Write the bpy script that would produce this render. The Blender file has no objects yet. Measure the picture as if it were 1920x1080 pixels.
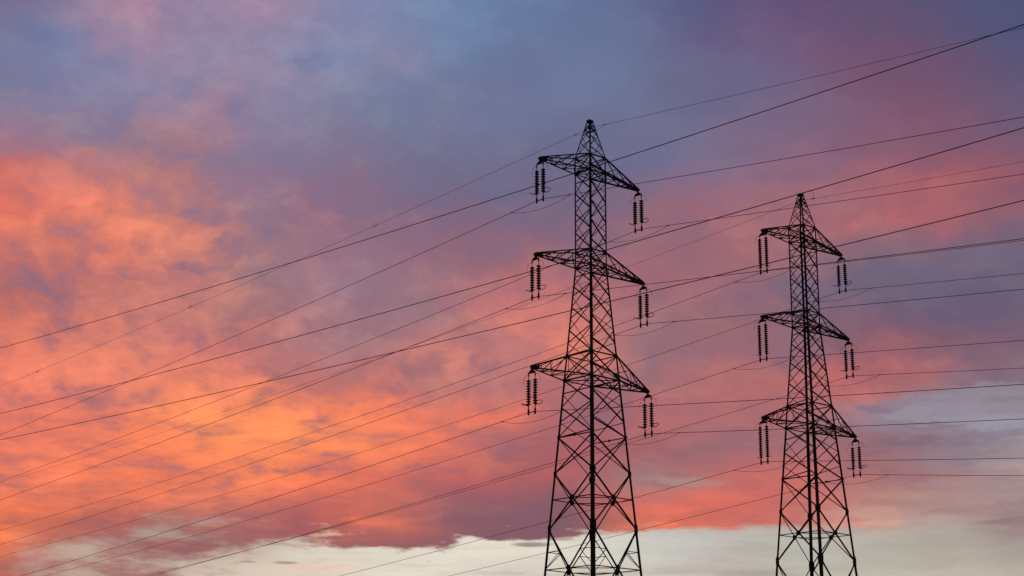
import bpy, math, random
from mathutils import Vector, Matrix

R = math.radians
scene = bpy.context.scene
col = scene.collection

# ------------------------------------------------------------------ camera
EYE = 1.6                                   # the camera stands on the field at eye height
PITCH, ROLL = R(15.563), R(-0.3515)
cam_d = bpy.data.cameras.new("camera")
cam = bpy.data.objects.new("camera", cam_d)
col.objects.link(cam)
cam_d.sensor_width = 36.0
cam_d.lens = 3158.9 / 1920 * 36.0
cam_d.clip_start, cam_d.clip_end = 0.1, 60000
xh, yh, zc = Vector((1, 0, 0)), Vector((0, -math.sin(PITCH), math.cos(PITCH))), Vector((0, -math.cos(PITCH), -math.sin(PITCH)))
c, s = math.cos(ROLL), math.sin(ROLL)
xc, yc = c * xh - s * yh, s * xh + c * yh
cam.matrix_world = Matrix(((xc.x, yc.x, zc.x, 0), (xc.y, yc.y, zc.y, 0), (xc.z, yc.z, zc.z, EYE), (0, 0, 0, 1)))
scene.camera = cam

scene.view_settings.view_transform = 'Standard'
scene.view_settings.look = 'None'
scene.view_settings.exposure = 0
scene.view_settings.gamma = 1

# ------------------------------------------------------------------ sky: dusk air and a lit cloud deck, by compass direction
SUN_AZ, SUN_EL = -24.0, 1.2                 # the sun is just setting, left of the view, behind the cloud
# colour of the cloud deck: one row per elevation (degrees), azimuths AZ0..AZ1 evenly spaced
AZ0, AZ1 = -18.4, 18.4
# streaks with a colour of their own: azimuth, elevation, half width, half height, strength, colour
STREAKS = [
    (15.16, 11.01, 3.14, 0.617, 0.70, 146, 136, 150), (15.93, 9.64, 1.84, 0.436, 0.40, 148, 134, 142), (10.76, 6.69, 2.19, 0.544, 0.20, 180, 176, 168), (13.34, 11.04, 0.70, 0.163, 0.60, 152, 148, 160),
    (15.17, 11.14, 1.11, 0.127, 0.55, 150, 146, 160), (16.33, 10.53, 1.02, 0.218, 0.70, 154, 152, 166), (14.16, 11.64, 0.74, 0.109, 0.50, 146, 138, 152), (16.41, 9.31, 0.83, 0.145, 0.50, 168, 152, 156),
    (13.38, 10.16, 1.29, 0.127, 0.70, 128, 104, 120), (16.82, 11.37, 0.83, 0.109, 0.40, 128, 118, 138), (12.48, 11.30, 0.74, 0.163, 0.70, 132, 112, 132), (14.45, 10.61, 0.92, 0.127, 0.50, 132, 112, 128),
    (15.67, 10.82, 1.66, 0.145, 0.60, 156, 152, 164), (14.49, 11.34, 1.11, 0.109, 0.60, 150, 144, 158), (15.97, 10.28, 1.29, 0.127, 0.50, 132, 112, 130), (15.90, 11.71, 1.85, 0.236, 0.60, 144, 140, 154),
    (13.45, 11.49, 1.11, 0.145, 0.50, 140, 130, 146), (16.28, 14.71, 1.13, 0.254, 0.40, 102, 90, 118), (13.71, 15.93, 1.13, 0.181, 0.50, 106, 104, 130), (16.39, 16.11, 1.13, 0.181, 0.50, 108, 106, 130),
    (11.17, 15.53, 0.94, 0.218, 0.40, 114, 100, 126), (-6.22, 7.14, 0.55, 0.064, 0.45, 240, 200, 165), (-6.39, 6.10, 1.10, 0.109, 0.60, 232, 196, 176), (16.37, 7.48, 0.82, 0.127, 0.50, 128, 106, 112),
    (6.22, 8.99, 0.92, 0.127, 0.30, 190, 158, 150), (5.32, 9.05, 0.74, 0.109, 0.25, 176, 150, 146), (13.28, 8.38, 1.28, 0.127, 0.40, 190, 152, 140), (14.68, 8.77, 1.10, 0.145, 0.50, 170, 140, 138),
    (12.21, 7.88, 1.47, 0.145, 0.40, 200, 160, 146), (5.97, 6.08, 1.28, 0.145, 0.50, 186, 172, 162), (13.53, 6.81, 2.01, 0.127, 0.45, 172, 166, 156), (9.00, 6.63, 1.64, 0.145, 0.40, 176, 170, 162),
    (9.73, 7.23, 1.65, 0.109, 0.40, 176, 168, 164), (-1.74, 5.88, 0.73, 0.109, 0.30, 206, 196, 184), (8.27, 5.89, 0.91, 0.145, 0.50, 164, 150, 146), (-0.30, 5.93, 0.73, 0.109, 0.40, 186, 172, 166),
]
SKY_ROWS = [
    (25.263, [119,109,143, 143,127,158, 172,132,157, 148,131,163, 161,134,161, 136,136,172, 121,132,172, 112,133,173, 104,124,164, 102,116,156, 98,106,146, 89,91,131, 99,84,124, 98,80,117, 89,80,116, 82,82,120, 80,82,120]),
    (24.203, [118,108,142, 139,126,158, 168,131,157, 153,132,162, 153,134,165, 139,136,170, 128,134,170, 112,132,170, 106,122,162, 100,116,154, 102,110,148, 100,92,131, 109,89,126, 107,84,119, 97,81,115, 84,83,120, 80,82,120]),
    (23.136, [121,117,151, 116,126,164, 148,131,162, 146,134,164, 146,135,166, 124,134,171, 134,132,164, 112,126,162, 104,116,152, 106,118,156, 102,112,148, 107,103,139, 110,97,133, 117,87,119, 110,82,113, 93,83,118, 82,84,122]),
    (22.064, [122,122,156, 126,127,163, 135,131,165, 148,133,161, 147,133,162, 136,134,165, 119,128,160, 112,120,154, 108,116,152, 110,118,154, 108,112,146, 106,104,138, 112,100,134, 119,91,121, 119,83,112, 108,83,114, 91,85,120]),
    (20.988, [126,122,152, 136,125,156, 139,127,157, 159,126,149, 139,126,156, 130,124,154, 116,122,154, 118,120,152, 110,116,150, 108,112,146, 112,112,146, 115,106,138, 120,102,132, 125,96,123, 126,87,113, 115,86,114, 100,90,123]),
    (19.908, [160,120,142, 143,120,144, 144,120,142, 157,120,136, 136,118,147, 130,117,145, 121,113,143, 112,110,142, 112,110,142, 108,104,138, 108,108,142, 120,110,140, 134,104,130, 138,100,122, 136,92,114, 130,89,111, 116,90,116]),
    (18.824, [196,106,103, 188,115,116, 183,120,122, 167,118,126, 147,115,138, 139,109,134, 129,106,133, 118,104,132, 112,104,134, 116,102,130, 124,106,134, 144,106,129, 151,104,123, 156,103,117, 163,97,109, 157,92,105, 134,89,108]),
    (17.738, [217,111,97, 218,118,103, 219,126,110, 190,121,116, 152,116,135, 150,110,129, 141,106,128, 136,102,124, 124,102,128, 130,102,124, 144,104,120, 154,104,119, 160,106,117, 170,105,112, 175,101,107, 157,96,108, 135,93,112]),
    (16.651, [218,117,100, 209,118,104, 215,122,106, 199,122,112, 163,118,125, 156,114,129, 148,112,130, 148,106,122, 152,104,116, 144,104,122, 150,104,118, 160,104,114, 161,106,115, 149,104,117, 136,103,120, 128,99,119, 120,97,119]),
    (15.563, [193,111,105, 194,112,105, 196,115,109, 195,121,115, 166,121,125, 156,118,133, 150,116,134, 160,112,124, 184,112,116, 172,108,116, 163,106,116, 153,104,118, 136,104,121, 121,101,121, 112,100,123, 110,99,123, 110,99,123]),
    (14.475, [184,105,102, 190,110,105, 194,118,111, 189,119,115, 178,119,117, 172,121,128, 157,118,130, 162,116,124, 210,124,116, 205,122,116, 162,112,120, 153,106,116, 139,103,118, 119,97,119, 109,93,117, 108,93,118, 108,94,118]),
    (13.388, [205,112,100, 214,119,103, 218,127,110, 201,119,114, 191,114,113, 173,119,125, 160,116,125, 198,122,116, 196,122,120, 215,124,108, 158,112,120, 161,108,116, 156,105,114, 141,98,112, 136,93,109, 124,93,112, 117,94,114]),
    (12.302, [231,122,103, 231,126,105, 228,127,107, 226,127,107, 225,126,104, 193,115,109, 200,116,107, 189,120,116, 184,116,116, 170,106,112, 159,108,116, 176,108,112, 180,107,109, 186,104,105, 167,103,109, 142,107,120, 133,108,123]),
    (11.218, [230,122,102, 226,123,104, 225,123,103, 243,138,97, 246,138,94, 238,131,95, 238,126,95, 222,118,100, 226,118,98, 157,102,112, 180,106,108, 176,108,112, 174,107,112, 175,110,114, 152,116,127, 147,131,143, 146,135,147]),
    (10.138, [229,118,97, 227,118,98, 234,123,95, 244,131,90, 250,140,91, 250,140,91, 244,131,92, 225,117,96, 167,102,106, 172,98,102, 165,100,105, 152,105,114, 158,107,114, 149,106,116, 138,112,125, 146,131,142, 154,144,153]),
    (9.062, [229,119,97, 235,123,94, 242,125,89, 238,122,89, 242,129,89, 239,122,88, 218,110,92, 192,101,98, 176,96,98, 175,99,101, 163,121,122, 191,109,105, 200,107,101, 179,111,110, 161,117,122, 164,138,142, 167,147,150]),
    (8.257, [237,126,95, 234,122,92, 231,119,89, 233,122,92, 230,123,96, 216,110,93, 194,105,95, 156,95,101, 140,92,104, 148,94,102, 210,108,96, 212,107,97, 202,108,101, 192,124,117, 173,132,129, 165,136,136, 168,142,142]),
    (7.545, [240,122,84, 228,116,85, 196,105,91, 177,108,100, 172,104,102, 174,95,94, 208,109,92, 150,95,101, 134,92,106, 145,95,102, 231,121,92, 220,112,93, 210,118,105, 203,147,133, 180,149,143, 158,132,132, 154,129,130]),
    (6.746, [235,122,78, 212,112,83, 165,98,95, 154,99,100, 152,96,99, 156,94,98, 150,95,98, 141,92,100, 136,90,102, 144,95,100, 202,112,96, 214,114,97, 206,118,105, 196,142,128, 172,145,139, 152,129,130, 146,124,126]),
    (5.862, [181,105,91, 168,101,94, 156,99,99, 157,101,101, 158,105,105, 159,108,107, 159,109,107, 160,110,108, 160,110,108, 161,110,108, 182,121,111, 200,130,120, 197,132,122, 187,144,134, 170,145,139, 153,133,132, 149,129,129]),
]
CLEAR_ROWS = [
    (8.346, [196,168,150, 194,167,151, 185,161,149, 175,150,143, 185,156,145, 211,189,172, 218,203,187, 220,208,194, 222,210,196, 221,208,194, 205,199,189, 195,189,181, 190,182,171, 189,173,160, 182,165,154, 174,156,150, 172,152,148]),
    (7.278, [196,168,150, 193,167,150, 182,160,148, 172,150,143, 181,162,152, 208,194,179, 221,210,194, 224,214,198, 224,216,200, 221,214,200, 203,201,191, 193,189,183, 188,184,174, 184,177,167, 177,167,158, 167,152,147, 163,146,144]),
    (6.569, [194,165,149, 191,164,149, 186,163,149, 184,162,149, 197,178,163, 216,204,188, 223,213,197, 226,218,202, 228,218,202, 221,213,199, 203,199,189, 191,185,177, 187,182,171, 184,177,165, 178,170,158, 171,162,153, 168,157,150]),
    (5.862, [188,158,144, 190,160,145, 193,169,152, 202,180,163, 218,201,184, 226,207,189, 226,214,198, 226,218,202, 222,212,198, 204,194,182, 206,200,188, 193,184,173, 189,182,169, 190,184,169, 189,182,167, 183,174,160, 181,171,158]),
]
# how far the deck closes, same layout
COVER_ROWS = [
    (8.257, [1.00, 1.00, 1.00, 1.00, 1.00, 0.93, 0.97, 1.00, 1.00, 1.00, 1.00, 1.00, 1.00, 1.00, 1.00, 1.00, 1.00, 1.00, 1.00, 1.00, 1.00, 1.00, 1.00, 1.00, 0.99, 0.94, 0.85, 0.85, 0.85]),
    (7.954, [1.00, 1.00, 1.00, 1.00, 1.00, 0.89, 0.92, 0.95, 0.96, 1.00, 1.00, 1.00, 1.00, 1.00, 1.00, 1.00, 1.00, 1.00, 1.00, 1.00, 1.00, 1.00, 0.99, 0.96, 0.92, 0.85, 0.81, 0.83, 0.85]),
    (7.633, [1.00, 1.00, 1.00, 1.00, 0.95, 0.69, 0.76, 0.89, 0.97, 1.00, 1.00, 1.00, 1.00, 1.00, 1.00, 1.00, 0.99, 0.99, 0.94, 0.88, 0.84, 0.86, 0.92, 0.89, 0.79, 0.60, 0.64, 0.76, 0.75]),
    (7.278, [1.00, 1.00, 1.00, 0.98, 0.85, 0.54, 0.66, 0.93, 0.97, 0.86, 0.83, 1.00, 0.98, 0.85, 0.85, 0.84, 0.68, 0.33, 0.26, 0.24, 0.21, 0.29, 0.37, 0.45, 0.45, 0.31, 0.41, 0.65, 0.70]),
    (6.923, [1.00, 1.00, 0.96, 0.74, 0.70, 0.51, 0.69, 0.75, 0.55, 0.52, 0.82, 1.00, 0.88, 0.12, 0.10, 0.10, 0.06, 0.01, 0.00, 0.00, 0.01, 0.02, 0.05, 0.12, 0.16, 0.15, 0.21, 0.30, 0.33]),
    (6.569, [1.00, 1.00, 0.62, 0.29, 0.41, 0.66, 0.68, 0.42, 0.15, 0.13, 0.26, 0.32, 0.22, 0.00, 0.00, 0.00, 0.00, 0.00, 0.00, 0.00, 0.00, 0.00, 0.00, 0.01, 0.04, 0.07, 0.10, 0.13, 0.13]),
    (6.215, [0.93, 0.91, 0.50, 0.38, 0.60, 0.68, 0.42, 0.13, 0.02, 0.01, 0.02, 0.03, 0.01, 0.00, 0.00, 0.00, 0.00, 0.00, 0.00, 0.00, 0.00, 0.00, 0.00, 0.00, 0.00, 0.02, 0.02, 0.05, 0.06]),
    (5.862, [0.94, 0.95, 0.70, 0.52, 0.61, 0.48, 0.16, 0.01, 0.00, 0.00, 0.00, 0.00, 0.00, 0.00, 0.00, 0.00, 0.00, 0.00, 0.06, 0.10, 0.05, 0.00, 0.00, 0.00, 0.00, 0.00, 0.00, 0.00, 0.00]),
]
# lit (+) and shaded (-) clumps of cloud: azimuth, elevation, half width, half height, strength
CLUMPS = [
    (-17.43, 17.31, 0.67, 0.45, 0.80), (-15.49, 17.92, 1.14, 0.40, 0.90), (-14.93, 17.62, 0.48, 0.45, 0.60), (-13.35, 17.03, 0.85, 0.40, 1.10), (-16.36, 16.62, 0.38, 0.73, 0.50), (-16.05, 16.12, 0.66, 0.36, 0.70),
    (-14.99, 16.20, 0.47, 0.36, 0.60), (-14.35, 15.90, 0.34, 0.40, 0.70), (-12.55, 15.85, 0.42, 0.54, 0.70), (-11.06, 16.78, 0.66, 0.25, 0.80), (-16.83, 19.02, 0.42, 0.45, 0.30), (-16.34, 18.54, 0.77, 0.45, 0.50),
    (-12.56, 18.69, 0.57, 0.29, 0.50), (-10.46, 15.97, 0.47, 0.25, 0.50), (-12.16, 19.60, 0.62, 0.29, -1.00), (-10.84, 17.65, 0.57, 0.33, -0.90), (-9.77, 16.72, 0.76, 0.36, -0.80), (-11.19, 15.88, 0.53, 0.18, -0.90),
    (-10.00, 15.85, 0.57, 0.18, -0.70), (-12.96, 16.53, 0.42, 0.33, -0.80), (-15.78, 17.11, 0.57, 0.45, -0.50), (-15.31, 15.65, 0.66, 0.45, -0.70), (-17.08, 15.94, 0.38, 0.27, -0.50), (-14.78, 16.84, 0.47, 0.45, -0.50),
    (-16.48, 15.03, 0.85, 0.27, -0.70), (-11.18, 18.69, 0.38, 0.25, -0.50), (-14.02, 16.28, 0.38, 0.18, -0.60), (-16.55, 11.71, 0.74, 0.29, 0.60), (-13.32, 12.70, 1.12, 0.33, 0.60), (-11.67, 11.99, 0.74, 0.36, 0.60),
    (-10.46, 11.15, 0.52, 0.51, 1.30), (-9.74, 12.70, 0.56, 0.27, 0.40), (-10.82, 14.25, 0.47, 0.22, 0.50), (-16.26, 14.44, 0.56, 0.18, 0.40), (-16.92, 12.03, 0.56, 0.27, 0.40), (-12.51, 11.15, 0.46, 0.18, 0.60),
    (-14.02, 11.51, 0.65, 0.25, -0.80), (-15.24, 11.53, 0.46, 0.22, -0.50), (-9.51, 13.51, 0.65, 0.45, -0.50), (-13.53, 10.66, 0.46, 0.22, -0.40), (-12.26, 11.51, 0.56, 0.18, -0.50), (-16.76, 14.22, 0.75, 0.22, -0.60),
    (-9.65, 14.49, 0.47, 0.27, -0.40), (-6.90, 14.55, 0.34, 0.18, 0.60), (-7.70, 13.85, 0.34, 0.36, 0.50), (-8.20, 10.88, 0.92, 0.45, 1.20), (-7.31, 11.26, 0.46, 0.27, 0.80), (-5.67, 11.22, 0.65, 0.33, 0.70),
    (-4.38, 10.89, 1.11, 0.27, 0.60), (-2.97, 13.53, 0.56, 0.22, 0.60), (-1.85, 13.19, 0.47, 0.27, 0.70), (-2.02, 12.64, 0.46, 0.33, 0.70), (-5.14, 14.84, 0.53, 0.33, -0.50), (-3.14, 12.72, 0.74, 0.29, -0.70),
    (-2.59, 13.27, 0.47, 0.25, -0.60), (-1.68, 14.28, 0.34, 0.22, -0.50), (-1.01, 13.02, 0.47, 0.27, -0.50), (-7.34, 14.14, 0.37, 0.22, -0.50), (-5.49, 14.02, 0.37, 0.22, -0.40), (-3.67, 11.62, 0.37, 0.18, -0.50),
    (-7.20, 10.73, 0.46, 0.18, -0.50), (-4.41, 12.06, 0.74, 0.18, -0.40), (-13.78, 24.03, 0.79, 0.45, 0.50), (-12.23, 23.39, 0.40, 0.27, 0.40), (-11.24, 21.18, 0.39, 0.27, 0.40), (-8.48, 18.76, 0.48, 0.27, 0.50),
    (-7.79, 18.17, 0.42, 0.18, 0.60), (-6.66, 17.95, 0.57, 0.16, 0.60), (-4.20, 17.94, 0.38, 0.18, 0.50), (-4.64, 16.75, 0.42, 0.15, 0.30), (-8.83, 16.32, 0.38, 0.27, 0.80), (-10.26, 22.04, 0.59, 0.22, 0.40),
    (-8.13, 23.33, 0.40, 0.45, 0.30), (-17.22, 23.31, 0.89, 0.29, -0.60), (-10.02, 21.26, 0.35, 0.22, -0.60), (-9.40, 23.77, 0.36, 0.27, -0.40), (-7.24, 22.93, 0.69, 0.36, -0.60), (-16.47, 6.75, 0.82, 0.16, 1.60),
    (-8.28, 8.65, 1.10, 0.25, 0.60), (-4.66, 7.67, 1.10, 0.11, 0.80), (-9.07, 10.14, 1.11, 0.29, 0.70), (-2.90, 10.02, 1.11, 0.15, 0.50), (-0.51, 9.42, 0.74, 0.22, 0.50), (-8.76, 9.35, 0.37, 0.18, -0.60),
    (-9.72, 8.88, 0.46, 0.15, -0.40), (-2.70, 9.39, 0.92, 0.18, -0.50), (-0.15, 10.05, 0.55, 0.27, -0.60), (-5.81, 9.78, 0.55, 0.18, -0.50), (15.50, 18.54, 0.77, 0.36, 0.60), (7.93, 17.54, 0.67, 0.27, 0.70),
    (12.90, 17.39, 0.95, 0.27, 0.50), (10.85, 16.61, 0.57, 0.18, 0.50), (12.05, 11.67, 0.65, 0.22, 0.70), (13.53, 12.76, 1.30, 0.18, 0.70), (6.11, 12.00, 0.93, 0.22, 0.50), (6.93, 8.59, 1.10, 0.22, 0.50),
    (4.94, 8.08, 0.92, 0.22, 0.60), (11.84, 7.46, 1.10, 0.11, 0.80), (5.11, 7.55, 0.37, 0.09, 0.70), (10.23, 19.14, 1.15, 0.18, -0.30), (9.32, 15.06, 0.94, 0.18, -0.30), (15.95, 10.02, 0.92, 0.18, -0.40),
]
# softness and raggedness of the gaps at the foot of the deck, along azimuth
RIM_SOFT = [(-18, .42), (-12, .40), (-9, .34), (-7, .3), (-5.5, .22), (0, .22), (3, .24), (7, .3), (10, .32), (13, .4), (16, .5), (18.4, .5)]
RIM_RAG = [(-18, .75), (-12, .95), (-9, 1.0), (-7, 1.0), (-5, 1.0), (0, 1.0), (3, .9), (7, .7), (10, .3), (13, .4), (16, .5), (18.4, .5)]

world = bpy.data.worlds.new("World")
world.use_nodes = True
nt = world.node_tree
nt.nodes.clear()
L = nt.links.new

def grouped(name, ins, make):
    """build part of the sky as a node group: ins maps a name to (socket type, output to plug in); make(inputs) returns one output"""
    global nt, L
    outer = nt
    g_ = bpy.data.node_groups.new(name, 'ShaderNodeTree')
    for k, (kind, v) in ins.items():
        g_.interface.new_socket(k, in_out='INPUT', socket_type=kind)
    g_.interface.new_socket('out', in_out='OUTPUT', socket_type='NodeSocketColor')
    nt = g_; L = g_.links.new
    gi = g_.nodes.new('NodeGroupInput'); go = g_.nodes.new('NodeGroupOutput')
    L(make({k: gi.outputs[k] for k in ins}), go.inputs[0])
    nt = outer; L = nt.links.new
    n = nt.nodes.new('ShaderNodeGroup'); n.node_tree = g_
    for k, (kind, v) in ins.items():
        L(v, n.inputs[k])
    return n.outputs[0]

FL, VEC, COL = 'NodeSocketFloat', 'NodeSocketVector', 'NodeSocketColor'

def node(kind, **kw):
    n = nt.nodes.new(kind)
    for k, v in kw.items():
        setattr(n, k, v)
    return n

def put(sock, v):
    if isinstance(v, (int, float)):
        sock.default_value = v
    elif isinstance(v, tuple):
        sock.default_value = v
    else:
        L(v, sock)

def M(op, a, b=0.0, c=0.0, clamp=False):
    n = node('ShaderNodeMath', operation=op, use_clamp=clamp)
    put(n.inputs[0], a); put(n.inputs[1], b); put(n.inputs[2], c)
    return n.outputs[0]

def VM(op, a, b=None, c=None):
    n = node('ShaderNodeVectorMath', operation=op)
    put(n.inputs[0], a)
    if b is not None: put(n.inputs[1], b)
    if c is not None: put(n.inputs[2], c)
    return n.outputs[0]

def MR(v, a, b, lo=0.0, hi=1.0, kind='LINEAR'):
    n = node('ShaderNodeMapRange', interpolation_type=kind, clamp=True)
    put(n.inputs['Value'], v); put(n.inputs['From Min'], a); put(n.inputs['From Max'], b)
    put(n.inputs['To Min'], lo); put(n.inputs['To Max'], hi)
    return n.outputs[0]

def MIX(f, a, b):
    n = node('ShaderNodeMix', data_type='RGBA')
    put(n.inputs[0], f); put(n.inputs[6], a); put(n.inputs[7], b)
    return n.outputs[2]

def XYZ(x, y, z=0.0):
    n = node('ShaderNodeCombineXYZ')
    put(n.inputs[0], x); put(n.inputs[1], y); put(n.inputs[2], z)
    return n.outputs[0]

def NOISE(vec, scale, detail=6.0, rough=0.55, what=0):
    n = node('ShaderNodeTexNoise', noise_dimensions='3D')
    put(n.inputs['Vector'], vec)
    n.inputs['Scale'].default_value = scale
    n.inputs['Detail'].default_value = detail
    n.inputs['Roughness'].default_value = rough
    return n.outputs[what]

def lin(v):
    v = v / 255
    return v / 12.92 if v <= .04045 else ((v + .055) / 1.055) ** 2.4

def RAMP(fac, stops, interp='CARDINAL'):
    n = node('ShaderNodeValToRGB')
    cr = n.color_ramp
    cr.interpolation = interp
    while len(cr.elements) < len(stops):
        cr.elements.new(0.5)
    for e, (p, cl) in zip(cr.elements, stops):
        e.position = p
    for e, (p, cl) in zip(cr.elements, stops):
        e.position = p; e.color = cl
    L(fac, n.inputs[0])
    return n.outputs[0]

def CURVE(fac, pts, lo, hi):
    st = [((a - AZ0) / (AZ1 - AZ0), ((v - lo) / (hi - lo),) * 3 + (1,)) for a, v in pts]
    st = [(min(max(p, 0), 1), q) for p, q in st]
    return M('MULTIPLY_ADD', RAMP(fac, st, 'LINEAR'), hi - lo, lo)

tc = node('ShaderNodeTexCoord').outputs['Generated']
d = VM('NORMALIZE', tc)
sp = node('ShaderNodeSeparateXYZ'); L(d, sp.inputs[0])
AZ = M('MULTIPLY', M('ARCTAN2', sp.outputs[0], sp.outputs[1]), 180 / math.pi)
EL = M('MULTIPLY', M('ARCSINE', sp.outputs[2]), 180 / math.pi)
P = XYZ(AZ, EL)
ELS = M('MULTIPLY_ADD', M('MAXIMUM', M('SUBTRACT', 11.0, EL), 0.0), -1.5, EL)   # the deck is seen ever more edge-on towards the horizon
PS = XYZ(AZ, ELS)

# winds fold the deck: shift the directions by fractal noise, flatter towards the horizon
flat = MR(EL, 7.0, 13.0, .35, 1.0)
wn = node('ShaderNodeSeparateXYZ')
L(NOISE(VM('MULTIPLY', P, (1.0, 1.5, 1.0)), .42, 5, .6, 1), wn.inputs[0])
AZW = M('MULTIPLY_ADD', M('SUBTRACT', wn.outputs[0], .5), 3.2, AZ)
ELW = M('MULTIPLY_ADD', M('MULTIPLY', M('SUBTRACT', wn.outputs[1], .5), 2.6), flat, EL)
FA = MR(AZW, AZ0, AZ1)

def deck(rows, el, FA):
    out = None
    prev = None
    for e, rgb in rows:
        k = len(rgb) // 3
        st = [(i / (k - 1), (lin(rgb[3 * i]), lin(rgb[3 * i + 1]), lin(rgb[3 * i + 2]), 1)) for i in range(k)]
        rc = RAMP(FA, st)
        out = rc if out is None else MIX(MR(el, prev, e), out, rc)
        prev = e
    return out

cloud = grouped('cloud_deck', dict(el=(FL, ELW), fa=(FL, FA)), lambda i: deck(SKY_ROWS, i['el'], i['fa']))
clear = grouped('evening_air', dict(el=(FL, ELW), fa=(FL, FA)), lambda i: deck(CLEAR_ROWS, i['el'], i['fa']))

# billows: small lumps where the light catches the deck, streaks where it is seen edge-on
lump = M('SUBTRACT', NOISE(VM('MULTIPLY', XYZ(AZW, M('ADD', ELS, M('SUBTRACT', ELW, EL))), (1.0, 1.55, 1.0)), .55, 6, .56), .5)
streak = M('SUBTRACT', NOISE(VM('MULTIPLY', XYZ(AZW, ELW, 7.0), (.28, 2.0, 1.0)), .8, 5, .6), .5)
fine = M('SUBTRACT', NOISE(VM('MULTIPLY', PS, (1.0, 1.4, 1.0)), 1.3, 5, .62), .5)
w2 = node('ShaderNodeSeparateXYZ'); L(NOISE(VM('MULTIPLY', PS, (1.0, 1.4, 1.0)), 1.1, 4, .6, 1), w2.inputs[0])
P2 = XYZ(M('MULTIPLY_ADD', M('SUBTRACT', w2.outputs[0], .5), 2.1, AZ), M('MULTIPLY_ADD', M('MULTIPLY', M('SUBTRACT', w2.outputs[1], .5), 1.1), flat, EL))
def clumps(part, p):
    tot = None
    for a, e, ra, re, k in part:
        q = VM('MULTIPLY_ADD', p, (1 / ra, 1 / re, 0.0), (-a / ra, -e / re, 0.0))
        ln = node('ShaderNodeVectorMath', operation='DOT_PRODUCT'); L(q, ln.inputs[0]); L(q, ln.inputs[1])
        v = MR(ln.outputs['Value'], 0.0, 2.4, k, 0.0, 'SMOOTHSTEP')
        tot = v if tot is None else M('ADD', tot, v)
    return tot
clump = None
for k0 in range(0, len(CLUMPS), 12):
    v = grouped('cloud_clumps', dict(p=(VEC, P2)), lambda i: clumps(CLUMPS[k0:k0 + 12], i['p']))
    clump = v if clump is None else M('ADD', clump, v)
tex = M('ADD', M('MULTIPLY', lump, flat), M('MULTIPLY', streak, M('SUBTRACT', 1.15, flat)))
tex = M('MULTIPLY_ADD', fine, .36, tex)
amp = M('MULTIPLY', MR(AZ, -8, 3, 1.0, .52), MR(EL, 15, 20, 1.0, .56))
tex = M('MULTIPLY', tex, amp)
tex = M('MULTIPLY_ADD', clump, .155, tex)
lit = M('MAXIMUM', tex, 0.0)
dim = M('MULTIPLY', M('MAXIMUM', M('MULTIPLY', tex, -1.0), 0.0), 3.5)
cloud = VM('MULTIPLY', cloud, VM('MULTIPLY_ADD', XYZ(lit, lit, lit), (1.3, 1.12, .32), (1, 1, 1)))
shade = MIX(MR(EL, 14, 21), (lin(150), lin(104), lin(118), 1), (lin(112), lin(116), lin(154), 1))
shade = MIX(MR(AZ, 0, 12), shade, (lin(104), lin(92), lin(118), 1))
shade = MIX(MR(EL, 9.5, 7.5), shade, (lin(150), lin(96), lin(100), 1))
cloud = MIX(M('MINIMUM', dim, .85), cloud, shade)
bw = node('ShaderNodeRGBToBW'); L(cloud, bw.inputs[0])
cloud = MIX(.03, cloud, bw.outputs[0])
gain2 = VM('MULTIPLY_ADD', XYZ(streak, streak, streak), (.35, .42, .42), (1, 1, 1))
clear = VM('MULTIPLY', clear, gain2)
wisp = NOISE(VM('MULTIPLY', XYZ(AZ, EL, 3.0), (.26, 2.9, 1.0)), .8, 6, .58)
clear = MIX(MR(wisp, .50, .70, 0.0, .42, 'SMOOTHSTEP'), clear, (lin(172), lin(154), lin(152), 1))

# gaps and ragged lower rim of the deck over the pale evening air
FA0 = MR(AZ, AZ0, AZ1)
prev = cov = None
for e, vals in COVER_ROWS:
    rv = RAMP(FA0, [(i / (len(vals) - 1), (v, v, v, 1)) for i, v in enumerate(vals)], 'EASE')
    cov = rv if cov is None else MIX(MR(EL, prev, e), cov, rv)
    prev = e
soft = CURVE(FA0, RIM_SOFT, 0, 1)
rag = CURVE(FA0, RIM_RAG, 0, 1)
rn = M('SUBTRACT', NOISE(VM('MULTIPLY', P, (.62, 2.3, 1.0)), .95, 6, .62), .5)
h = M('MULTIPLY_ADD', M('MULTIPLY', rn, 2.0), rag, M('SUBTRACT', cov, .5))
h = M('ADD', h, MR(EL, 7.6, 8.6, 0, .8))
cover = MR(h, M('MULTIPLY', soft, -1.0), soft, 0, 1, 'SMOOTHSTEP')
sky = MIX(cover, clear, cloud)
def streaks(part, p, st, base):
    for a, e, ra, re, k, r_, g_, b_ in part:
        q = VM('MULTIPLY_ADD', p, (1 / ra, 1 / re, 0.0), (-a / ra, -e / re, 0.0))
        ln = node('ShaderNodeVectorMath', operation='DOT_PRODUCT'); L(q, ln.inputs[0]); L(q, ln.inputs[1])
        q = M('MULTIPLY_ADD', st, 2.5, ln.outputs['Value'])
        base = MIX(MR(q, 0.0, 2.4, k, 0.0, 'SMOOTHSTEP'), base, (lin(r_), lin(g_), lin(b_), 1))
    return base
for k0 in range(0, len(STREAKS), 8):
    sky = grouped('cloud_streaks', dict(p=(VEC, P2), st=(FL, streak), base=(COL, sky)), lambda i: streaks(STREAKS[k0:k0 + 8], i['p'], i['st'], i['base']))

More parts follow.
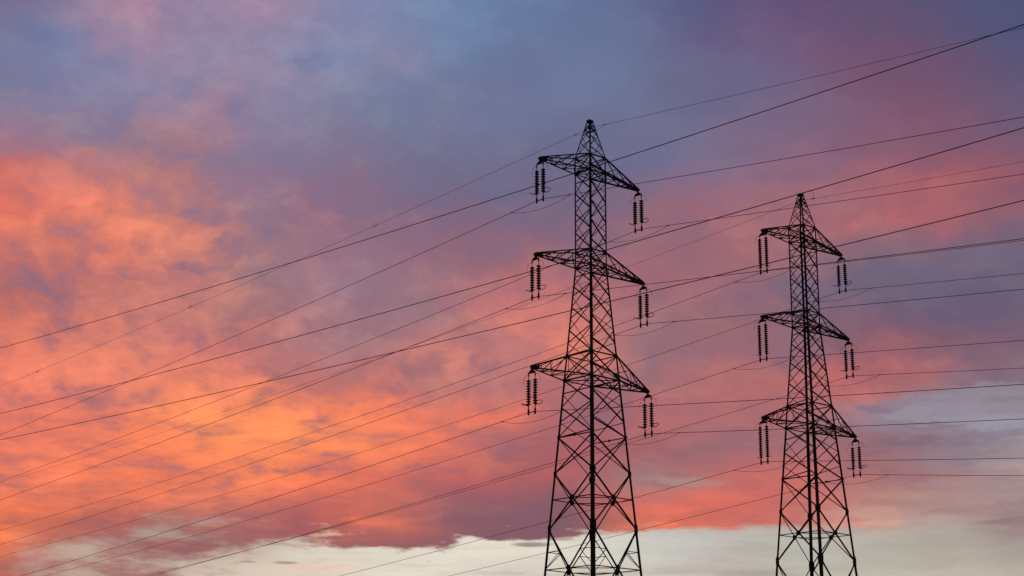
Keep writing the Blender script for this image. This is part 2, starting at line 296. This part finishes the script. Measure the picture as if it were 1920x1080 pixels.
# small dark lens-shaped clouds in the pale band
for a, e, ra, re, k in ((.78, 6.91, .75, .10, .8), (-7.55, 6.2, .42, .055, .6), (-8.79, 6.21, .32, .05, .55)):
    q = M('ADD', M('POWER', M('DIVIDE', M('SUBTRACT', AZ, a), ra), 2.0), M('POWER', M('DIVIDE', M('SUBTRACT', EL, e), re), 2.0))
    q = M('ADD', q, M('MULTIPLY', rn, 3.0))
    sky = MIX(MR(q, .2, 1.3, k, 0, 'SMOOTHSTEP'), sky, (lin(144), lin(114), lin(118), 1))

bg_c = node('ShaderNodeBackground'); L(sky, bg_c.inputs[0]); bg_c.inputs[1].default_value = 1.0
nish = node('ShaderNodeTexSky', sky_type='NISHITA', sun_disc=False)
nish.sun_elevation = R(SUN_EL); nish.sun_rotation = R(SUN_AZ)
bg_n = node('ShaderNodeBackground'); L(nish.outputs[0], bg_n.inputs[0]); bg_n.inputs[1].default_value = .08
away = M('MAXIMUM', MR(M('ABSOLUTE', AZ), 30, 75, 0, 1, 'SMOOTHSTEP'), MR(EL, 32, 60, 0, 1, 'SMOOTHSTEP'))
mixs = node('ShaderNodeMixShader'); L(away, mixs.inputs[0]); L(bg_c.outputs[0], mixs.inputs[1]); L(bg_n.outputs[0], mixs.inputs[2])
wout = node('ShaderNodeOutputWorld'); L(mixs.outputs[0], wout.inputs[0])
scene.world = world
world.cycles.sampling_method = 'MANUAL'
world.cycles.sample_map_resolution = 512

# ------------------------------------------------------------------ sun, all but gone
sun_d = bpy.data.lights.new("sun", 'SUN')
sun_d.energy = .35; sun_d.angle = R(.5); sun_d.color = (1.0, .55, .3)
sun = bpy.data.objects.new("sun", sun_d); col.objects.link(sun)
sd = Vector((math.sin(R(SUN_AZ)) * math.cos(R(SUN_EL)), math.cos(R(SUN_AZ)) * math.cos(R(SUN_EL)), math.sin(R(SUN_EL))))
sun.rotation_euler = sd.to_track_quat('Z', 'Y').to_euler()

# ------------------------------------------------------------------ materials
def material(name, c1, c2, rough=.7, metal=0.0, scale=6.0, bump=0.0):
    m = bpy.data.materials.new(name); m.use_nodes = True
    t = m.node_tree; b = t.nodes['Principled BSDF']
    tcn = t.nodes.new('ShaderNodeTexCoord')
    nz = t.nodes.new('ShaderNodeTexNoise'); nz.inputs['Scale'].default_value = scale; nz.inputs['Detail'].default_value = 6
    t.links.new(tcn.outputs['Object'], nz.inputs['Vector'])
    rp = t.nodes.new('ShaderNodeValToRGB')
    rp.color_ramp.elements[0].position = .35; rp.color_ramp.elements[0].color = (*c1, 1)
    rp.color_ramp.elements[1].position = .65; rp.color_ramp.elements[1].color = (*c2, 1)
    t.links.new(nz.outputs[0], rp.inputs[0]); t.links.new(rp.outputs[0], b.inputs['Base Color'])
    b.inputs['Roughness'].default_value = rough; b.inputs['Metallic'].default_value = metal
    if bump:
        bp = t.nodes.new('ShaderNodeBump'); bp.inputs['Strength'].default_value = bump
        t.links.new(nz.outputs[0], bp.inputs['Height']); t.links.new(bp.outputs[0], b.inputs['Normal'])
    return m

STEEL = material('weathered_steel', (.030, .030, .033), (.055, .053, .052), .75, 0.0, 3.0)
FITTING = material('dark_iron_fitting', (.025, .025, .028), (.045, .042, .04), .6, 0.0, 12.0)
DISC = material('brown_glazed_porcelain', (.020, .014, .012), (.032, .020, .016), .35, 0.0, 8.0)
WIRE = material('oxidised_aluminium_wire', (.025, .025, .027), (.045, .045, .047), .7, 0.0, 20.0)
CONCRETE = material('concrete', (.25, .24, .22), (.33, .32, .30), .9, 0.0, 4.0, .3)
GRASS = material('field_grass', (.035, .05, .02), (.07, .075, .03), .95, 0.0, .05, .6)

# ------------------------------------------------------------------ mesh helpers
class MB:
    def __init__(self):
        self.v, self.f = [], []

    def ring(self, pts):
        i = len(self.v); self.v += [tuple(p) for p in pts]
        return list(range(i, i + len(pts)))

    def loft(self, rings, caps=True):
        idx = [self.ring(r) for r in rings]
        for a, b in zip(idx, idx[1:]):
            n = len(a)
            for k in range(n):
                self.f.append((a[k], a[(k + 1) % n], b[(k + 1) % n], b[k]))
        if caps:
            self.f.append(tuple(reversed(idx[0]))); self.f.append(tuple(idx[-1]))

    def angle(self, p, q, w, inward, t=.014, mid=True, flip=False):
        """steel angle section from p to q, one flange in the face, the other standing towards inward"""
        p, q = Vector(p), Vector(q)
        dd = (q - p).normalized()
        v = Vector(inward); v = (v - dd * v.dot(dd)).normalized()
        u = dd.cross(v)
        if flip: u = -u
        o = -u * (w / 2) if mid else Vector((0, 0, 0))
        prof = [(0, 0), (w, 0), (w, t), (t, t), (t, w), (0, w)]
        self.loft([[p + o + u * a + v * b for a, b in prof], [q + o + u * a + v * b for a, b in prof]])

    def corner_angle(self, p, q, w, e1, e2, t=.018):
        """leg section: both flanges follow the two faces that meet at the corner"""
        p, q, e1, e2 = Vector(p), Vector(q), Vector(e1), Vector(e2)
        prof = [(0, 0), (w, 0), (w, t), (t, t), (t, w), (0, w)]
        self.loft([[o + e1 * a + e2 * b for a, b in prof] for o in (p, q)])

    def plate(self, centre, u, v, pts, th):
        centre, u, v = Vector(centre), Vector(u).normalized(), Vector(v).normalized()
        n = u.cross(v).normalized() * (th / 2)
        self.loft([[centre + u * a + v * b - n for a, b in pts], [centre + u * a + v * b + n for a, b in pts]])

    def tube(self, pts, r, n=6, caps=True):
        pts = [Vector(p) for p in pts]
        rings = []
        ref = Vector((0, 0, 1))
        for i, p in enumerate(pts):
            dd = (pts[min(i + 1, len(pts) - 1)] - pts[max(i - 1, 0)]).normalized()
            if abs(dd.dot(ref)) > .95: rf = Vector((1, 0, 0))
            else: rf = ref
            u = dd.cross(rf).normalized(); w = u.cross(dd)
            rr = r(i / (len(pts) - 1)) if callable(r) else r
            rings.append([p + u * math.cos(2 * math.pi * k / n) * rr + w * math.sin(2 * math.pi * k / n) * rr for k in range(n)])
        self.loft(rings, caps)

    def torus(self, centre, u, v, rad, r, n=24, m=6):
        centre, u, v = Vector(centre), Vector(u).normalized(), Vector(v).normalized()
        w = u.cross(v)
        base = len(self.v)
        for i in range(n):
            a = 2 * math.pi * i / n; o = u * math.cos(a) + v * math.sin(a)
            for k in range(m):
                b = 2 * math.pi * k / m
                self.v.append(tuple(centre + o * (rad + r * math.cos(b)) + w * r * math.sin(b)))
        for i in range(n):
            for k in range(m):
                self.f.append((base + i * m + k, base + ((i + 1) % n) * m + k, base + ((i + 1) % n) * m + (k + 1) % m, base + i * m + (k + 1) % m))

    def lathe(self, prof, n=14, o=(0, 0, 0)):
        o = Vector(o)
        self.loft([[o + Vector((r * math.cos(2 * math.pi * k / n), r * math.sin(2 * math.pi * k / n), z)) for k in range(n)] for r, z in prof])

    def box(self, c, sx, sy, sz):
        x, y, z = c
        self.loft([[(x + a * sx / 2, y + b * sy / 2, z + h * sz / 2) for a, b in ((-1, -1), (1, -1), (1, 1), (-1, 1))] for h in (-1, 1)])

    def mesh(self, name, mat, smooth=False):
        me = bpy.data.meshes.new(name)
        me.from_pydata(self.v, [], self.f)
        if smooth:
            me.polygons.foreach_set('use_smooth', [True] * len(me.polygons))
        me.materials.append(mat)
        me.update()
        return me

    def build(self, name, mat, parent=None, loc=(0, 0, 0), smooth=False):
        o = bpy.data.objects.new(name, self.mesh(name, mat, smooth))
        col.objects.link(o)
        o.location = loc
        if parent: o.parent = parent
        return o

def tag(o, label, cat, group=None):
    o['label'] = label; o['category'] = cat
    if group: o['group'] = group

def empty(name, loc=(0, 0, 0), rz=0.0):
    o = bpy.data.objects.new(name, None); col.objects.link(o)
    o.empty_display_size = .5
    o.location = loc; o.rotation_euler = (0, 0, rz)
    return o

def copy_tree(o, parent=None):
    c = o.copy(); col.objects.link(c)
    if parent: c.parent = parent
    for ch in list(o.children): copy_tree(ch, c)
    return c

# ------------------------------------------------------------------ the field (below the frame)
g = MB()
N = 48
rings = [0.0, 30, 80, 160, 300, 600, 1200, 3000, 8000, 20000]
g.v.append((0, 0, 0))
rnd = random.Random(4)
for r in rings[1:]:
    for k in range(N):
        a = 2 * math.pi * k / N
        g.v.append((r * math.cos(a), r * math.sin(a), 0.0 if r < 500 else rnd.uniform(-1, .5)))
for k in range(N):
    g.f.append((0, 1 + k, 1 + (k + 1) % N))
for j in range(len(rings) - 2):
    for k in range(N):
        a, b = 1 + j * N, 1 + (j + 1) * N
        g.f.append((a + k, b + k, b + (k + 1) % N, a + (k + 1) % N))
ground = g.build('ground', GRASS)
ground['kind'] = 'structure'

# ------------------------------------------------------------------ lattice tower (local x along the crossarms, y along the line)
def Z(v): return v + EYE
LEV = dict(P=42.78, A=39.99, B=38.84, C=33.17, D=32.06, E=25.93, G=24.26, H=20.39, J=17.97, K=16.22, M=14.28, N=11.70, Q=8.61, S=4.2)
def half(z):
    """half the body width at height z above the camera"""
    if z > 39.99: return .145 + (.745 - .145) * (42.78 - z) / (42.78 - 39.99)
    if z > 32.06: return .765
    return .773 + (32.06 - z) * .07165
CORN = [(-1, -1), (1, -1), (1, 1), (-1, 1)]                      # front, right, back, left as seen from the camera
FACES = [(3, 0), (1, 2), (0, 1), (2, 3)]                          # two faces towards the arms, two along the line
NORM = [(-1, 0, 0), (1, 0, 0), (0, -1, 0), (0, 1, 0)]
def C3(k, z):
    r = half(z); return Vector((CORN[k][0] * r, CORN[k][1] * r, Z(z)))
BASE = -EYE

def lerp(a, b, t): return a + (b - a) * t

def spaced(z0, z1, n):
    """n panels, each a little taller than the one above as the body widens"""
    w = [half(lerp(z0, z1, (i + .5) / n)) for i in range(n)]
    s_ = sum(w); out = [z0]
    for x in w: out.append(out[-1] + (z1 - z0) * x / s_)
    out[-1] = z1
    return out

def stagger(zs):
    return [zs[0]] + [(a + b) / 2 for a, b in zip(zs, zs[1:])] + [zs[-1]]

def xpanel(m, fi, z0, z1, w1, w2):
    a, b = FACES[fi]; inn = -Vector(NORM[fi])
    off = inn * .02
    m.angle(C3(a, z0), C3(b, z1), w1, inn, flip=fi in (0, 3))
    m.angle(C3(b, z0) + off, C3(a, z1) + off, w2, inn, flip=fi in (0, 3))

def cross_z(z0, z1):
    return z0 + (z1 - z0) * half(z0) / (half(z0) + half(z1))

def octo(r): return [(r * math.cos(R(22.5 + 45 * k)), r * math.sin(R(22.5 + 45 * k))) for k in range(8)]

def make_tower():
    root = empty('transmission_tower')
    # legs, each one angle iron that bends at the waist and at the top
    for k in range(4):
        sx, sy = CORN[k]
        m = MB()
        for z0, z1, w in ((BASE - .3, 14.28, .20), (14.28, 24.26, .172), (24.26, 32.06, .135), (32.06, 39.99, .112), (39.99, 42.7, .075)):
            m.corner_angle(C3(k, z0), C3(k, z1), w, (-sx, 0, 0), (0, -sy, 0))
        if k == 0:                                              # climbing pegs on the front leg
            z = 1.5; i = 0
            while z < 39:
                p = C3(k, z)
                q = p + (Vector((.17, -.0, 0)) if i % 2 else Vector((0, .17, 0)))
                dv = Vector((0, -.16, 0)) if i % 2 else Vector((-.16, 0, 0))
                p0 = p + (Vector((.05, 0, 0)) if i % 2 else Vector((0, .05, 0)))
                m.tube([p0, p0 + dv], .014, 5)
                z += .42; i += 1
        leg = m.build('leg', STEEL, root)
        # gusset plates where the bracing meets this leg
        for z, hw, hh in ((LEV['J'], .27, .22), (LEV['M'], .27, .45), (LEV['Q'], .28, .45), (LEV['H'], .11, .13), (LEV['G'], .12, .15), (LEV['E'], .11, .14)):
            m = MB(); p = C3(k, z)
            pts = [(-.03, -hh * .5), (-.03, hh * .5), (hw * .35, hh), (hw, hh * .45), (hw, -hh * .45), (hw * .35, -hh)]
            m.plate(p + Vector((0, sy * .016, 0)), (-sx, 0, 0), (0, 0, 1), pts, .02)
            m.plate(p + Vector((sx * .016, 0, 0)), (0, -sy, 0), (0, 0, 1), pts, .02)
            m.build('gusset_plate', STEEL, leg)
        m = MB()
        p = C3(k, BASE)
        m.loft([[(p.x + a * h, p.y + b * h, zz) for a, b in CORN] for h, zz in ((.62, -.6), (.62, .1), (.38, .42))])
        m.build('footing', CONCRETE, root)

    # peak
    m = MB()
    zp = [39.99, 41.15, 41.95, 42.5]
    zq = [39.99, 40.62, 41.58, 42.22, 42.5]
    for fi in range(4):
        zz = zp if fi < 2 else zq
        for a, b in zip(zz, zz[1:]): xpanel(m, fi, b, a, .05 if fi in (0, 2) else .045, .036)
    for fi in range(4):                                          # head plates round the top
        a, b = FACES[fi]
        for z, hh in ((42.69, .09), (42.05, .045)):
            pa, pb = C3(a, z), C3(b, z)
            u = (pb - pa); ln = u.length / 2
            m.plate((pa + pb) / 2 + Vector(NORM[fi]) * .012, u, (0, 0, 1), [(-ln, -hh), (ln, -hh), (ln, hh), (-ln, hh)], .02)
    m.plate((0, 0, Z(42.80)), (1, 0, 0), (0, 1, 0), [(-.18, -.13), (.18, -.13), (.18, .13), (-.18, .13)], .03)
    m.build('peak_frame', STEEL, root)

    # earth-wire hanger inside the peak
    m = MB()
    m.tube([(0, 0, Z(42.78)), (0, 0, Z(42.42))], .04, 6)
    m.plate((0, 0, Z(42.32)), (0, 1, 0), (0, 0, 1), [(-.2, -.04), (-.1, -.09), (.1, -.09), (.2, -.04), (.06, .12), (-.06, .12)], .06)
    m.plate((0, 0, Z(42.0)), (0, 1, 0), (0, 0, 1), [(-.05, -.16), (.05, -.16), (.07, .16), (-.07, .16)], .05)
    m.build('wire_clamp', FITTING, root)

    # bracing, one lattice per face of the body
    z_up = spaced(LEV['B'], LEV['C'], 4)
    z_mid = spaced(LEV['D'], LEV['E'], 4)
    z_low = spaced(LEV['G'], LEV['H'], 2)
    for fi in range(4):
        m = MB()
        for zs, w1, w2 in ((z_up, .075, .045), (z_mid, .075, .046), (z_low, .08, .05)):
            zz = zs if fi < 2 else stagger(zs)
            for a, b in zip(zz, zz[1:]): xpanel(m, fi, a, b, w1, w2)
        for a, b in (('A', 'B'), ('C', 'D'), ('E', 'G')): xpanel(m, fi, LEV[a], LEV[b], .07, .06)
        xpanel(m, fi, LEV['H'], LEV['J'], .085, .065)
        ca, cb = FACES[fi]; inn = -Vector(NORM[fi])
        if fi < 2:                                               # struts under the third panel
            m.angle(C3(ca, LEV['H']), C3(cb, LEV['H']), .07, inn)
        for top, bot in (('J', 'M'), ('M', 'Q'), ('Q', None)):
            z0 = LEV[top]; z1 = LEV[bot] if bot else BASE + .1
            xpanel(m, fi, z0, z1, .09 if bot else .1, .075)
            zc_ = cross_z(z0, z1)
            m.angle(C3(ca, zc_) + inn * .03, C3(cb, zc_) + inn * .03, .06, inn)
            if top != 'J':                                       # secondary members from the legs
                for (p_, q_) in ((ca, cb), (cb, ca)):
                    zr = lerp(z0, zc_, .56)
                    dia = lerp(C3(p_, z0), C3(q_, z1), (zr - z0) / (z1 - z0))
                    m.angle(C3(p_, zr) + inn * .03, dia + inn * .03, .042, inn)
                    m.angle(dia + inn * .035, C3(p_, zc_) + inn * .035, .042, inn)
                    if not bot:
                        zr2 = lerp(zc_, z1, .5)
                        dia2 = lerp(C3(q_, z0), C3(p_, z1), (zr2 - z0) / (z1 - z0))
                        m.angle(C3(p_, zr2) + inn * .03, dia2 + inn * .03, .045, inn)
                        m.angle(dia2 + inn * .035, C3(p_, zc_) + inn * .035, .045, inn)
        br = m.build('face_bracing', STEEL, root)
        u = (C3(cb, 0) - C3(ca, 0)).normalized()
        for top, bot in (('J', 'M'), ('M', 'Q')):
            zc_ = cross_z(LEV[top], LEV[bot])
            cen = (C3(ca, zc_) + C3(cb, zc_)) / 2
            m = MB(); m.plate(cen - inn * .012, u, (0, 0, 1), octo(.2), .02)
            m.build('gusset_plate', STEEL, br)
        if fi < 2:
            cen = (C3(ca, LEV['H']) + C3(cb, LEV['H'])) / 2
            m = MB(); m.plate(cen - inn * .012, u, (0, 0, 1), octo(.1), .02)
            m.build('gusset_plate', STEEL, br)

    # plan frames across the body
    for k in 'ABCDEG':
        m = MB(); z = LEV[k]
        for fi in range(4):
            a, b = FACES[fi]; m.angle(C3(a, z), C3(b, z), .08, -Vector(NORM[fi]))
        mids = [(C3(FACES[f][0], z) + C3(FACES[f][1], z)) / 2 for f in range(4)]
        if k in 'BDG':
            m.angle(C3(0, z), C3(2, z), .055, (0, 0, -1)); m.angle(C3(1, z) + Vector((0, 0, .03)), C3(3, z) + Vector((0, 0, .03)), .055, (0, 0, -1))
        m.build('plan_frame', STEEL, root)
    for top, bot in (('J', 'M'), ('M', 'Q')):
        z = cross_z(LEV[top], LEV[bot])
        md = [(C3(FACES[f][0], z) + C3(FACES[f][1], z)) / 2 for f in (0, 2, 1, 3)]
        m = MB()
        for i in range(4): m.angle(md[i], md[(i + 1) % 4], .055, (0, 0, -1))
        m.build('plan_frame', STEEL, root)

    # six crossarms: x = -1 reaches towards the camera, x = +1 away from it
    for up, lo, zt, reach in (('A', 'B', 38.74, 4.796), ('C', 'D', 31.93, 5.2), ('E', 'G', 24.245, 5.491)):
        for sx in (-1, 1):
            m = MB()
            tip = Vector((sx * reach, 0, Z(zt)))
            zu, zl = LEV[up], LEV[lo]
            U = [[], []]; Lo = [[], []]
            ts = [0, .40, .70, .94] if up == 'E' else [0, .34, .62, .84, .98]
            n = len(ts) - 1
            for j, sy in enumerate((-1, 1)):
                u0 = Vector((sx * half(zu), sy * half(zu), Z(zu))); l0 = Vector((sx * half(zl), sy * half(zl), Z(zl)))
                ue = tip + Vector((0, sy * .08, .14)); le = tip + Vector((0, sy * .08, .02))
                U[j] = [lerp(u0, ue, t) for t in ts]; Lo[j] = [lerp(l0, le, t) for t in ts]
                m.angle(u0, ue, .085, (0, -sy, 0)); m.angle(l0, le, .095, (0, -sy, 0))
                inn = Vector((0, -sy, 0))
                for i in range(n):                               # side lattice
                    m.angle(U[j][i], Lo[j][i + 1], .05, inn)
                    if 0 < i + 1 < n: m.angle(Lo[j][i + 1], U[j][i + 1], .045, inn)
            for i in range(1, n):                                # lower and upper lattice
                m.angle(Lo[0][i], Lo[1][i], .05, (0, 0, 1)); m.angle(U[0][i], U[1][i], .04, (0, 0, -1))
            for i in range(n - 1):
                a, b = (0, 1) if i % 2 else (1, 0)
                m.angle(Lo[a][i], Lo[b][i + 1], .05, (0, 0, 1))
                if i == 0:
                    m.angle(Lo[b][i], Lo[a][i + 1] , .045, (0, 0, 1))
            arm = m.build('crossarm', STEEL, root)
            m = MB()
            for sy in (-1, 1):
                m.plate(tip + Vector((-sx * .26, sy * .105, .08)), (sx, 0, 0), (0, 0, 1), [(-.34, -.1), (.3, -.12), (.34, -.02), (.3, .08), (-.34, .17)], .02)
            m.tube([tip + Vector((0, -.12, 0)), tip + Vector((0, .12, 0))], .05, 8)
            m.build('tip_plate', STEEL, arm)
    return root

NEAR_AZ, FAR_AZ = R(42.638), R(41.866)
NEAR_LOC, FAR_LOC = Vector((5.359, 110.0, 0)), Vector((22.466, 124.636, -.33))
near = make_tower()
near.location = NEAR_LOC; near.rotation_euler = (0, 0, NEAR_AZ)
tag(near, 'nearer and taller-looking dark steel lattice pylon, left of the two', 'pylon', 'lattice pylons')
far = copy_tree(near)
far.location = FAR_LOC; far.rotation_euler = (0, 0, FAR_AZ)
tag(far, 'farther and smaller-looking dark steel lattice pylon, right of the two', 'pylon', 'lattice pylons')

# ------------------------------------------------------------------ double insulator sets hanging from the arm tips
disc_mesh = {}
def disc(rad):
    if rad not in disc_mesh:
        m = MB()
        m.lathe([(.04, .085), (.060, .07), (.064, .038), (rad * .80, .014), (rad, -.014), (rad, -.036), (rad * .86, -.052), (.066, -.056), (.05, -.095)], 14)
        disc_mesh[rad] = m.mesh('insulator_disc', DISC, True)
    return disc_mesh[rad]

GAP = .31
def make_set(n, first, pitch, drop, rackets, rad):
    root = empty('insulator_set')
    m = MB()
    m.tube([(0, 0, .02), (0, 0, -.16)], .045, 8)
    m.plate((0, 0, 0), (0, 1, 0), (0, 0, 1), [(-GAP - .07, -.36), (GAP + .07, -.36), (GAP + .05, -.30), (.07, -.09), (-.07, -.09), (-GAP - .05, -.30)], .05)
    m.build('yoke_plate', FITTING, root)
    last = first + (n - 1) * pitch
    for sy in (-1, 1):
        y = sy * GAP
        m = MB()
        zt = first - .07
        m.tube([(0, y, -.33), (0, y, -last - .3)], .022, 6)
        m.lathe([(.02, -.50 * zt / .77 - .06), (.05, -.50 * zt / .77 - .02), (.05, -.50 * zt / .77 + .06), (.02, -.50 * zt / .77 + .1)][::-1], 8, (0, y, 0))
        m.tube([(0, y, -last - .05), (0, y, -drop + .1)], .034, 6)
        st = m.build('insulator_string', FITTING, root)
        for i in range(n):
            o = bpy.data.objects.new('insulator_disc', disc(rad)); col.objects.link(o)
            o.parent = st; o.location = (0, y, -(first + i * pitch))
        # upper arcing horn, a thin bent rod
        m = MB()
        zz = -.48 * zt / .77
        m.tube([(0, y, zz), (0, y + sy * .22, zz + .03), (0, y + sy * .34, zz - .04), (0, y + sy * .43, zz - .22), (0, y + sy * .50, zz - .48)], .011, 5)
        m.build('arcing_horn', FITTING, root)
        m = MB()
        if rackets:                                              # lower racket-shaped arcing ring, tilted outwards
            t = R(23); v = Vector((0, sy * math.cos(t), math.sin(t)))
            cz = -last - .06
            m.tube([(0, y, cz - .12), Vector((0, y, cz - .1)) + v * .12], .022, 6)
            m.torus(Vector((0, y, cz - .1)) + v * .36, (1, 0, 0), v, .25, .022)
            m.build('arcing_ring', FITTING, root)
        else:
            m.tube([(0, y, -last - .12), (0, y + sy * .2, -last - .12), (0, y + sy * .34, -last - .02), (0, y + sy * .36, -last + .1)], .010, 5)
            m.build('arcing_horn', FITTING, root)
        m = MB()
        m.plate((0, y, -drop), (0, 1, 0), (0, 0, 1), [(-.04, -.17), (.04, -.17), (.06, 0), (.045, .22), (-.045, .22), (-.06, 0)], .075)
        m.build('wire_clamp', FITTING, root)
    m = MB()
    m.tube([(0, -GAP, -drop), (0, GAP, -drop)], .036, 6)
    m.build('link_bar', FITTING, root)
    return root

std = make_set(10, .82, .167, 2.90, True, .160)
longer = make_set(14, .63, .166, 3.20, False, .148)
used = set()
ARMS = {'t1': (4.796, 38.74), 't2': (5.2, 31.93), 't3': (5.491, 24.245)}
WORD = {'t1': 'top', 't2': 'middle', 't3': 'bottom'}
def arm_tip(tower, k, sx):
    loc, az = (NEAR_LOC, NEAR_AZ) if tower == 0 else (FAR_LOC, FAR_AZ)
    a, z = ARMS[k]
    return loc + Vector((math.cos(az) * a * sx, math.sin(az) * a * sx, Z(z)))
for tower in (0, 1):
    for k in ('t1', 't2', 't3'):
        for sx in (-1, 1):
            proto = longer if (tower == 1 and sx == -1) else std
            o = proto if proto not in used else copy_tree(proto)
            used.add(proto)
            o.location = arm_tip(tower, k, sx); o.rotation_euler = (0, 0, NEAR_AZ if tower == 0 else FAR_AZ)
            pyl = ('nearer left pylon', 'farther right pylon')[tower]
            side = 'left' if sx < 0 else 'right'
            kind = 'longer double insulator' if proto is longer else 'ringed double insulator'
            tag(o, '%s hanging from the %s %s arm of the %s' % (kind, WORD[k], side, pyl), 'insulator', 'insulator pairs on the crossarms')

# ------------------------------------------------------------------ wires: z = z0 + b s + c s^2 either way from the clamp
SAG = .0002
WIRES = {
 (0, 't1', -1): (-.0895, -.1260), (0, 't1', 1): (-.0930, -.1236), (0, 't2', -1): (-.0893, -.1185), (0, 't2', 1): (-.0941, -.1195),
 (0, 't3', -1): (-.0950, -.1120), (0, 't3', 1): (-.0920, -.1098), (1, 't1', -1): (-.0875, -.1190), (1, 't1', 1): (-.0910, -.1245),
 (1, 't2', -1): (-.0919, -.1172), (1, 't2', 1): (-.0940, -.1270), (1, 't3', -1): (-.0975, -.1165), (1, 't3', 1): (-.0957, -.1262),
}
def dirn(az): return Vector((-math.sin(az), math.cos(az), 0))
S_L = [0, 1.5, 3, 6, 10, 16, 24, 34, 46, 60, 76, 94, 114, 136, 160, 190, 225, 265, 310, 360, 420]
S_R = [0, 1.5, 3, 6, 9, 12, 16, 20, 25, 30, 36, 43, 51, 60, 75, 95, 125, 165, 215, 270, 330]
def wire_path(n, gap, bl, br, cl=SAG, crr=SAG):
    def zl(s): return bl * s + cl * s * s
    def zr(s): return br * s + crr * s * s
    left = [n * (gap + s) + Vector((0, 0, zl(s))) for s in reversed(S_L)]
    right = [-n * (gap + s) + Vector((0, 0, zr(s))) for s in S_R]
    return left + right
def jumper(n, gap, bl, br, reach, sagd, r, parent):
    a = n * (gap + reach) + Vector((0, 0, bl * reach)); b = -n * (gap + reach) + Vector((0, 0, br * reach))
    pts = []
    for i in range(17):
        t = i / 16; pts.append(lerp(a, b, t) + Vector((0, 0, -4 * sagd * t * (1 - t) - .02)))
    m = MB(); m.tube(pts, r, 5)
    for q, dz in ((a, bl), (b, br)):                            # parallel-groove clamps at both ends
        e = n if q is a else -n
        m.tube([q - e * .12 - Vector((0, 0, dz * .12)), q + e * .12 + Vector((0, 0, dz * .12))], .03, 6)
    m.build('bypass_jumper', WIRE, parent, smooth=True)
for (tower, k, sx), (bl, br) in WIRES.items():
    az = NEAR_AZ if tower == 0 else FAR_AZ
    n = dirn(az)
    drop = 3.20 if (tower == 1 and sx == -1) else 2.90
    m = MB(); m.tube(wire_path(n, GAP, bl, br), .0185, 5)
    o = m.build('conductor', WIRE, None, arm_tip(tower, k, sx) - Vector((0, 0, drop)), True)
    pyl = ('nearer left pylon', 'farther right pylon')[tower]
    tag(o, 'dark power wire held by the %s %s insulators of the %s' % (WORD[k], 'left' if sx < 0 else 'right', pyl), 'power line', 'conductors strung along the two pylons')
    jumper(n, GAP, bl, br, 2.5, .36, .013, o)
for tower, (bl, br) in ((0, (-.0722, -.1087)), (1, (-.0752, -.1022))):
    loc, az = (NEAR_LOC, NEAR_AZ) if tower == 0 else (FAR_LOC, FAR_AZ)
    n = dirn(az)
    top = loc + Vector((0, 0, Z(42.772 - .53)))
    m = MB(); m.tube(wire_path(n, 0, bl, br), .012, 5)
    o = m.build('ground_wire', WIRE, None, top, True)
    tag(o, 'thin earth wire running over the peak of the %s' % ('nearer left pylon' if tower == 0 else 'farther right pylon'), 'power line', 'earth wires over the peaks')
    if tower == 0:
        jumper(n, 0, bl, br, 1.45, .2, .010, o)
        for s_, lab in ((24.0, 'bird marker ring on the left pylon earth wire, closest to the pylon'), (50.9, 'bird marker ring on the left pylon earth wire, middle of three'),
                        (79.6, 'bird marker ring on the left pylon earth wire, nearest the left frame edge')):
            p = top + n * s_ + Vector((0, 0, bl * s_ + SAG * s_ * s_))
            m = MB()
            m.torus((0, 0, 0), n, (0, 0, 1), .16, .012, 24, 5)
            up = Vector((0, 0, bl + 2 * SAG * s_)); m.tube([-(n + up) * .34, (n + up) * .34], .013, 5)
            m.tube([(n + up) * .15, (n + up) * .36], .022, 5); m.tube([-(n + up) * .15, -(n + up) * .36], .022, 5)
            b_ = m.build('bird_marker', WIRE, None, p, True)
            tag(b_, lab, 'wire marker', 'marker rings on the earth wire')
    else:
        a = Vector((0, 0, .50)); e = -n
        m = MB()
        m.tube([a, a + e * .5 + Vector((0, 0, .06)), a + e * 1.0 + Vector((0, 0, .04)), a + e * 1.25 + Vector((0, 0, -.16)), a + e * 1.26 + Vector((0, 0, -.40)), e * 1.2 + Vector((0, 0, br * 1.2))], .013, 5)
        m.tube([e * 1.0 + Vector((0, 0, br)), e * 1.4 + Vector((0, 0, br * 1.4))], .035, 6)
        m.build('bypass_jumper', WIRE, o, smooth=True)

# three thicker wires of a line that passes in front of both pylons; its own pylons stand outside the view
n = dirn(NEAR_AZ); e = Vector((math.cos(NEAR_AZ), math.sin(NEAR_AZ), 0))
for (c2, b1, z0), word in (((2.1255e-4, -.01135, 29.964), 'uppermost'), ((1.819e-4, -.01758, 25.68), 'middle'), ((1.368e-4, -.00015, 22.03), 'lowest')):
    ss = [-260, -200, -150, -110, -80, -60, -40, -20, 0, 15, 25, 33, 40, 48, 56, 65, 75, 85, 95, 106, 118, 132, 150, 175, 210, 260, 320]
    m = MB(); m.tube([n * s_ + Vector((0, 0, b1 * s_ + c2 * s_ * s_)) for s_ in ss], .0225, 5)
    o = m.build('conductor', WIRE, None, e * 60 + Vector((0, 0, Z(z0))), True)
    tag(o, '%s of three thicker wires crossing the view in front of both pylons' % word, 'power line', 'wires of the nearer line')
